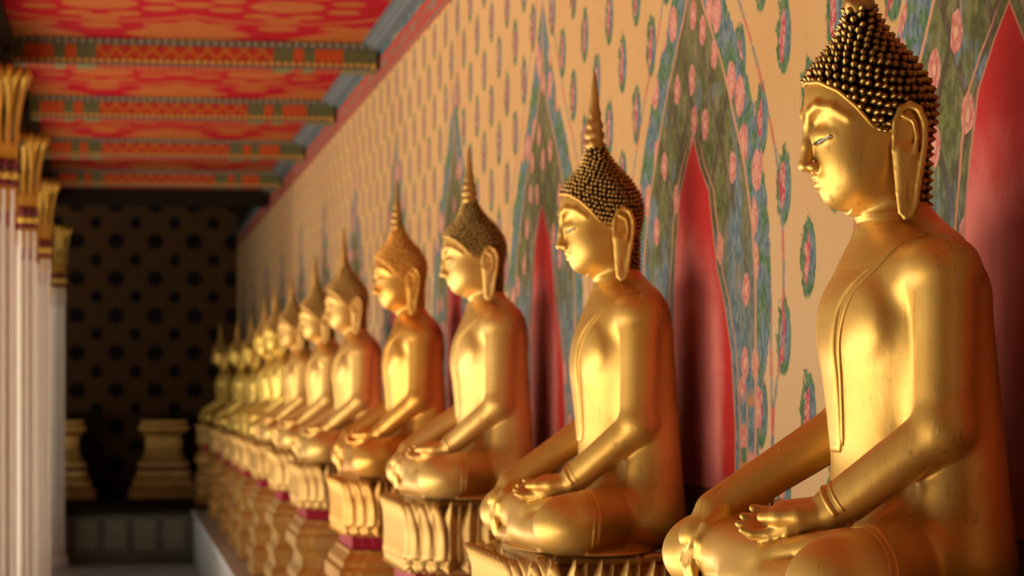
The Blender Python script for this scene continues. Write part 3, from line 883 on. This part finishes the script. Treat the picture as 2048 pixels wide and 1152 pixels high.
stB = build_statue('seated_statue', 0.05, L_ST[1], 'statue', G_ST, False, .0125, HAIR_MID)
stB.location = (XC + XO[1], YS[1], SEAT[1])
GP = {k: GOLD_SOFT for k in ('body', 'sash', 'robe_edge', 'robe_hem', 'cuff', 'hairline_band')}
for i in range(2, 12):
    k = .965 if i == 2 else 1.0
    r = dup(stB if i == 2 else stA, (XC + XO[i], YS[i], SEAT[i]), L_ST[i], (min(SCL[i], 1.04), min(SCL[i], 1.04), SCL[i] * k))
    g = GOLD_ORANGE if i == 3 else (GOLD_YELLOW if i >= 7 else GOLD_SOFT)
    tb = {k: g for k in GP}
    tb['curled_hair'] = HAIR_MID if i == 2 else (HAIR_ORANGE if i == 3 else HAIR_GOLD)
    paint(r, tb)

# ------------------------------------------------------------------ pedestals
def petal_mesh(name, w, h, lean, mat, down=False):
    """pointed lotus petal, bulging outward (+x), base at z=0"""
    vs, fs = [], []; R, Q = 11, 9
    for side in (0, 1):
        for i in range(R):
            f = i / (R - 1)
            half = w * .5 * (.72 + .28 * min(1, f / .55)) * (1 - max(0, (f - .50) / .50) ** 1.2)
            half = max(half, w * .015)
            for j in range(Q):
                s = j / (Q - 1) * 2 - 1
                out = lean * f ** 2 + .36 * w * (1 - abs(s) ** 1.7) * (1 - .5 * f) + .10 * w * max(0, 1 - abs(s) * 3) * (1 - .5 * f)
                if f > .72: out += (f - .72) ** 1.3 * .9 * w
                vs.append((out - (.30 * w if side else 0) * (1 - f * .7), s * half, f * h))
    for i in range(R - 1):
        for j in range(Q - 1):
            a = i * Q + j
            fs.append((a, a + 1, a + Q + 1, a + Q))
            b_ = R * Q + a
            fs.append((b_, b_ + Q, b_ + Q + 1, b_ + 1))
    rim = [j for j in range(Q)] + [i * Q + Q - 1 for i in range(1, R)] + [(R - 1) * Q + j for j in range(Q - 2, -1, -1)] + [i * Q for i in range(R - 2, 0, -1)]
    for a, b_ in zip(rim, rim[1:] + rim[:1]): fs.append((b_, a, R * Q + a, R * Q + b_))
    if down: vs = [(x, -y, -z) for x, y, z in vs]
    me = bpy.data.meshes.new(name); me.from_pydata(vs, [], fs); me.update()
    me.polygons.foreach_set('use_smooth', [True] * len(me.polygons)); me.materials.append(mat)
    return me
PHX, PHY, PN = .255, .475, .045
PX = 1.308
UPPER = petal_mesh('petal', .080, .225, .026, PED_GOLD)
BACK = petal_mesh('back_petal', .070, .215, .016, PED_GOLD)
LOWER = petal_mesh('small_petal', .060, .050, .010, PED_GOLD, True)
def put(me, name, parent, x, y, z, rot):
    o = bpy.data.objects.new(name, me); C.objects.link(o); o.parent = parent
    o.location = (x, y, z); o.rotation_euler = (0, 0, rot); return o
def perimeter(hx, hy, n, step, sides=('-x', '-y')):
    """evenly spaced places on the stepped plan's faces: x, y, outward angle"""
    P = redent(hx, hy, n); out = []
    for k in range(len(P)):
        a = Vector(P[k]); b = Vector(P[(k + 1) % len(P)]); L = (b - a).length
        t = (b - a).normalized(); nx, ny = t.y, -t.x
        s = '-x' if nx < -.5 else '+x' if nx > .5 else '-y' if ny < -.5 else '+y'
        if s not in sides: continue
        m = max(1, round(L / step))
        for q in range(m):
            c = a + (b - a) * ((q + .5) / m)
            out.append((c.x, c.y, math.atan2(ny, nx), L / m))
    return out
def build_pedestal(label, group):
    r = empty('statue_pedestal', (0, 0, 0), label, 'pedestal', group)
    H = 1.02
    stack('lower_tier', PHX, PHY, PN, [(.035, 0), (.035, .07), (.022, .09), (.022, .13), (.038, .15), (.038, .21), (.010, .25), (.010, .30), (.024, .32), (.024, .36), (-.005, .40), (-.012, .46), (.012, .50), (.030, .52), (.030, .585), (.012, .60), (.012, .625), (-.02, .665), (-.02, .68)], PED_GOLD, r)
    rb = stack('red_band', PHX, PHY, PN, [(-.035, .68), (-.035, .745)], RED, r); rb['label'] = 'recessed band of crimson lacquer'
    stack('lotus_drum', PHX, PHY, PN, [(-.015, .745), (-.015, .765), (-.03, .775), (-.034, .93), (-.050, .945)], PED_GOLD, r)
    stack('seat_slab', PHX, PHY, PN, [(-.085, .94), (-.085, .985), (-.075, .995), (-.075, 1.010), (-.080, 1.018)], PED_GOLD, r)
    for x, y, an, w in perimeter(PHX - .022, PHY - .022, PN, .080):
        o = put(UPPER, 'petal', r, x, y, .790, an); o.scale = (1, w / .080, 1)
        tx, ty = -math.sin(an), math.cos(an)
        o = put(BACK, 'back_petal', r, x + tx * w / 2 - math.cos(an) * .012, y + ty * w / 2 - math.sin(an) * .012, .792, an)
    for x, y, an, w in perimeter(PHX - .014, PHY - .014, PN, .080):
        o = put(LOWER, 'small_petal', r, x, y, .800, an); o.scale = (1, w / .072, 1)
    return r
G_PD = 'lotus pedestals under the row of statues'
L_PD = ['petalled pedestal hidden below the nearest, largest statue',
        'gilt petalled pedestal under the second statue from the right, cut by the bottom edge',
        'gilt lotus pedestal with tall petals under the third statue from the right',
        'orange gilt lotus pedestal with a crimson band under the orange statue',
        'gilt lotus pedestal just left of the orange one, crimson band below its petals',
        'gilt pedestal second to the left of the orange one', 'gilt pedestal third to the left of the orange one',
        'dull gilt pedestal under the first yellow statue', 'dull gilt pedestal under the second yellow statue',
        'dull gilt pedestal under the third yellow statue', 'dull gilt pedestal under the farthest yellow statue of the row',
        'dim pedestal under the small statue apart at the end of the row']
LEDGE_Z = -1.42
pd0 = build_pedestal(L_PD[1], G_PD)
peds = [None] * 12
for i in [1, 0] + list(range(2, 12)):
    sz = (SEAT[i] - .003 - LEDGE_Z) / 1.018
    r = pd0 if i == 1 else dup(pd0, (0, 0, 0), L_PD[i])
    r.location = (PX + (XO[i] if i == 11 else 0), YS[i], LEDGE_Z); r.scale = (1, 1, sz)
    if i == 3:
        paint(r, {k: PED_ORANGE for k in ('lower_tier', 'lotus_drum', 'petal', 'back_petal', 'small_petal', 'seat_slab')})
# two empty pedestals on the end ledge
for lb, x in (('dim tiered gilt pedestal on the end ledge, right one, in front of the dark wall', .62), ('dim tiered gilt pedestal on the end ledge, half hidden behind the columns', -.72)):
    r = empty('end_pedestal', (x, 33.4, LEDGE_Z), lb, 'pedestal', 'pedestals on the end ledge')
    stack('lower_tier', .30, .30, .03, [(.16, 0), (.16, .12), (.10, .15), (.10, .24), (.05, .28), (.05, .36)], PED_GOLD, r)
    b2 = stack('red_band', .30, .30, .03, [(.01, .36), (.01, .42)], DARKRED, r)
    stack('drum', .30, .30, .03, [(.03, .42), (.03, .46), (-.03, .52), (-.07, .66), (-.06, .80), (-.01, .86), (.03, .90), (.03, .94), (-.02, .97), (.0, .99), (.0, 1.02)], PED_GOLD, r)

# ------------------------------------------------------------------ room shell
Y0, Y1 = -6.0, 34.0
FZ = -2.07
struct(box('wall_right', (1.62, Y0, FZ), (1.85, Y1, 2.6), MURAL))
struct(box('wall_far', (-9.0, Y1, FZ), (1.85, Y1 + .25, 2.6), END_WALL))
struct(box('floor', (-1.15, Y0, FZ - .2), (1.85, Y1, FZ), FLOOR))
struct(box('ceiling', (-1.2, Y0, 2.145), (1.62, 26.7, 2.40), CEIL))
ADDED_EAVE = mat_plain('added_eave_boards', (.20, .17, .13), .8, spec=.1)
struct(box('ceiling', (-3.2, Y0, 2.145), (-1.2, 26.7, 2.40), ADDED_EAVE))  # eave added and widened to keep sun off the gallery floor
struct(box('ceiling', (-9.0, 27.3, 2.6), (1.85, Y1 + .25, 2.8), DARKWOOD))  # end bay ceiling, carried left as an unseen roof added to block sun
struct(box('trim_7', (-3.2, 26.7, 1.985), (1.62, 27.3, 2.8), LINTEL))
struct(box('floor', (-9.0, 29.4, FZ - .2), (-1.15, Y1 + .25, FZ), FLOOR))
ADDED_WALL_GREY = mat_plain('added_wall_plaster', (.16, .11, .07), .85, spec=.1)
struct(box('added_wall_left', (-1.4, Y0, FZ), (-1.15, 1.2, 2.145), ADDED_WALL_GREY))  # unseen wall added to cut light on the statues' near sides
struct(box('added_wall_back', (-1.4, Y0 - .25, FZ), (1.85, Y0, 2.40), ADDED_WALL_GREY))  # unseen wall added to close off light from behind the camera
# statue ledge and end ledge
lg = box('trim_1', (.915, Y0, FZ), (1.62, 30.0, LEDGE_Z - .05), LEDGE); struct(lg)
lt = box('trim_2', (.89, Y0, LEDGE_Z - .05), (1.62, 30.0, LEDGE_Z), LEDGE_TOP); struct(lt)
struct(box('trim_3', (-9.0, 30.0, FZ), (1.62, Y1, LEDGE_Z - .06), END_LEDGE))
struct(box('trim_4', (-9.0, 29.95, LEDGE_Z - .06), (1.62, Y1, LEDGE_Z), DARKWOOD))
# cornice along the painted wall
struct(stack('trim_5', 1, 1, .001, [(0, 0), (0, 1)], MOULD))
o = bpy.data.objects['trim_5']; C.objects.unlink(o); bpy.data.objects.remove(o)
def extrude_y(name, prof, y0, y1, mat):
    n = len(prof); vs = [(x, y0, z) for x, z in prof] + [(x, y1, z) for x, z in prof]
    fs = [(k, (k + 1) % n, n + (k + 1) % n, n + k) for k in range(n)] + [tuple(range(n))[::-1], tuple(range(n, 2 * n))]
    return mesh_obj(name, vs, fs, mat, smooth=False)
struct(extrude_y('trim_5', [(1.62, 2.10), (1.57, 2.105), (1.555, 2.118), (1.54, 2.12), (1.525, 2.132), (1.50, 2.134), (1.50, 2.145), (1.62, 2.145)], Y0, 26.7, MOULD))
# architrave over the columns
struct(extrude_y('trim_6', [(-.62, 2.145), (-1.2, 2.145), (-1.2, 1.80), (-.68, 1.80), (-.68, 2.06), (-.65, 2.08), (-.62, 2.10)], Y0, 27.9, DARKWOOD))
# ceiling beams, each with its beaded moulding
for k in range(0, 4):
    y = BEAM_Y0 + k * BEAM_DY
    nth = {0: 'nearest and widest', 1: 'second nearest', 2: 'third nearest', 3: 'farthest and darkest'}[k]
    r = empty('ceiling_beam', (0, 0, 0), '%s painted red and gold beam crossing the red ceiling' % nth, 'beam', 'painted ceiling beams')
    box('beam_body', (-.62, y, 1.985), (1.60, y + .24, 2.145), BEAM, r)
    mo = box('moulding', (-.62, y - .022, 2.108), (1.56, y, 2.145), BEADROW, r, .004); mo['label'] = 'grey beaded moulding'
    box('moulding', (-.62, y - .010, 1.985), (1.545, y, 1.995), MOULD, r)

# ------------------------------------------------------------------ columns
def frond_mesh(name, w, h, mat):
    """slender upright frond whose rounded head curls outward (+x)"""
    vs, fs = [], []; n = 8; R = 18
    for i in range(R):
        f = i / (R - 1)
        rad = w * (.34 + .05 * math.sin(f * PI)) * (1 if f < .78 else 1 + 1.15 * math.sin((f - .78) / .22 * PI)) * (1 if f < .94 else max(.15, 1 - ((f - .94) / .06) ** 2))
        cx = .010 + .085 * f ** 2.4
        for k in range(n):
            an = 2 * PI * k / n
            vs.append((cx + math.cos(an) * rad * .8, math.sin(an) * rad, f * h))
    for i in range(R - 1):
        for k in range(n): fs.append((i * n + k, i * n + (k + 1) % n, (i + 1) * n + (k + 1) % n, (i + 1) * n + k))
    fs.append(tuple(range(n))[::-1]); fs.append(tuple((R - 1) * n + k for k in range(n)))
    me = bpy.data.meshes.new(name); me.from_pydata(vs, [], fs); me.update()
    me.polygons.foreach_set('use_smooth', [True] * len(me.polygons)); me.materials.append(mat)
    return me
TALL = frond_mesh('tall_frond', .050, .56, CAP_GOLD)
SHORT = petal_mesh('short_petal', .062, .17, .022, CAP_GOLD)
DOWN = petal_mesh('hanging_petal', .062, .16, .010, CAP_GOLD, True)
REDTIP = petal_mesh('red_tip', .064, .255, .004, RED, True)
def build_column(label):
    r = empty('column', (0, 0, 0), label, 'column', 'white columns on the left')
    h = .235
    stack('shaft', h, h, .05, [(.03, 0), (.03, .12), (0, .16), (0, 3.25)], MARBLE, r)
    stack('capital_core', h - .01, h - .01, .05, [(0, 3.25), (0, 3.38)], CAP_GOLD, r)
    db = stack('red_band', h, h, .05, [(.006, 3.36), (.016, 3.38), (.016, 3.41), (.006, 3.43)], DARKRED, r)
    stack('gold_band', h, h, .05, [(.008, 3.31), (.022, 3.325), (.022, 3.35), (.008, 3.362)], CAP_GOLD, r)
    db = stack('red_band', h, h, .05, [(.004, 3.27), (.012, 3.28), (.012, 3.30), (.004, 3.31)], DARKRED, r)
    stack('capital_neck', h - .02, h - .02, .05, [(-.01, 3.43), (-.025, 3.5), (-.02, 3.87)], BLACK, r)
    for x, y, an, w in perimeter(h - .01, h - .01, .05, .072, ('+x', '-y')):
        for me, nm, z in ((TALL, 'tall_frond', 3.43), (SHORT, 'short_petal', 3.42), (DOWN, 'hanging_petal', 3.28)):
            o = put(me, nm, r, x, y, z, an); o.scale = (1, w / .062, 1)
        o = put(REDTIP, 'red_tip', r, x - math.cos(an) * .004, y - math.sin(an) * .004, 3.285, an); o.scale = (1, w / .064, 1)
    return r
COL_H = [1.09, 1.13, 1.08, 1.05]
c0 = None
for k, (y, nm) in enumerate(((14.9, 'nearest white fluted column at the left edge, gold and red capital'), (18.85, 'second white column from the left edge, gold capital below the first'), (22.9, 'third white column from the left edge, gold capital lower in the picture'), (29.4, 'farthest white column, beside the dark end wall'))):
    if c0 is None: c0 = build_column(nm); r = c0
    else: r = dup(c0, (0, 0, 0), nm)
    r.location = (-.592 - .235, y + .25, FZ)

# ------------------------------------------------------------------ courtyard outside, sky and sun
cy = box('courtyard_paving', (-40, 1.2, FZ - .45), (-1.15, 23.0, FZ - .25), COURT)
tag(cy, 'sunlit stone paving outside the gallery', 'paving'); struct(cy)
w = bpy.data.worlds.new('sky'); SC.world = w; w.use_nodes = True
bg = w.node_tree.nodes['Background']
bg.inputs[0].default_value = (1.0, .96, .90, 1); bg.inputs[1].default_value = .15
sun = bpy.data.lights.new('sun', 'SUN'); sun.energy = 26; sun.angle = .009; sun.color = (1, .92, .76)
so = bpy.data.objects.new('sun', sun); C.objects.link(so)
d = Vector((.50, .06, -1.0)).normalized()
so.rotation_euler = d.to_track_quat('-Z', 'Y').to_euler()

# ------------------------------------------------------------------ view
vs_ = SC.view_settings
vs_.view_transform = 'Standard'; vs_.look = 'None'; vs_.gamma = 1; vs_.use_curve_mapping = False
vs_.exposure = -0.05
SC.cycles.max_bounces = 8; SC.cycles.diffuse_bounces = 5; SC.cycles.glossy_bounces = 4
SC.cycles.sample_clamp_indirect = 6
SC.cycles.use_denoising = True
SC.cycles.caustics_reflective = False; SC.cycles.caustics_refractive = False
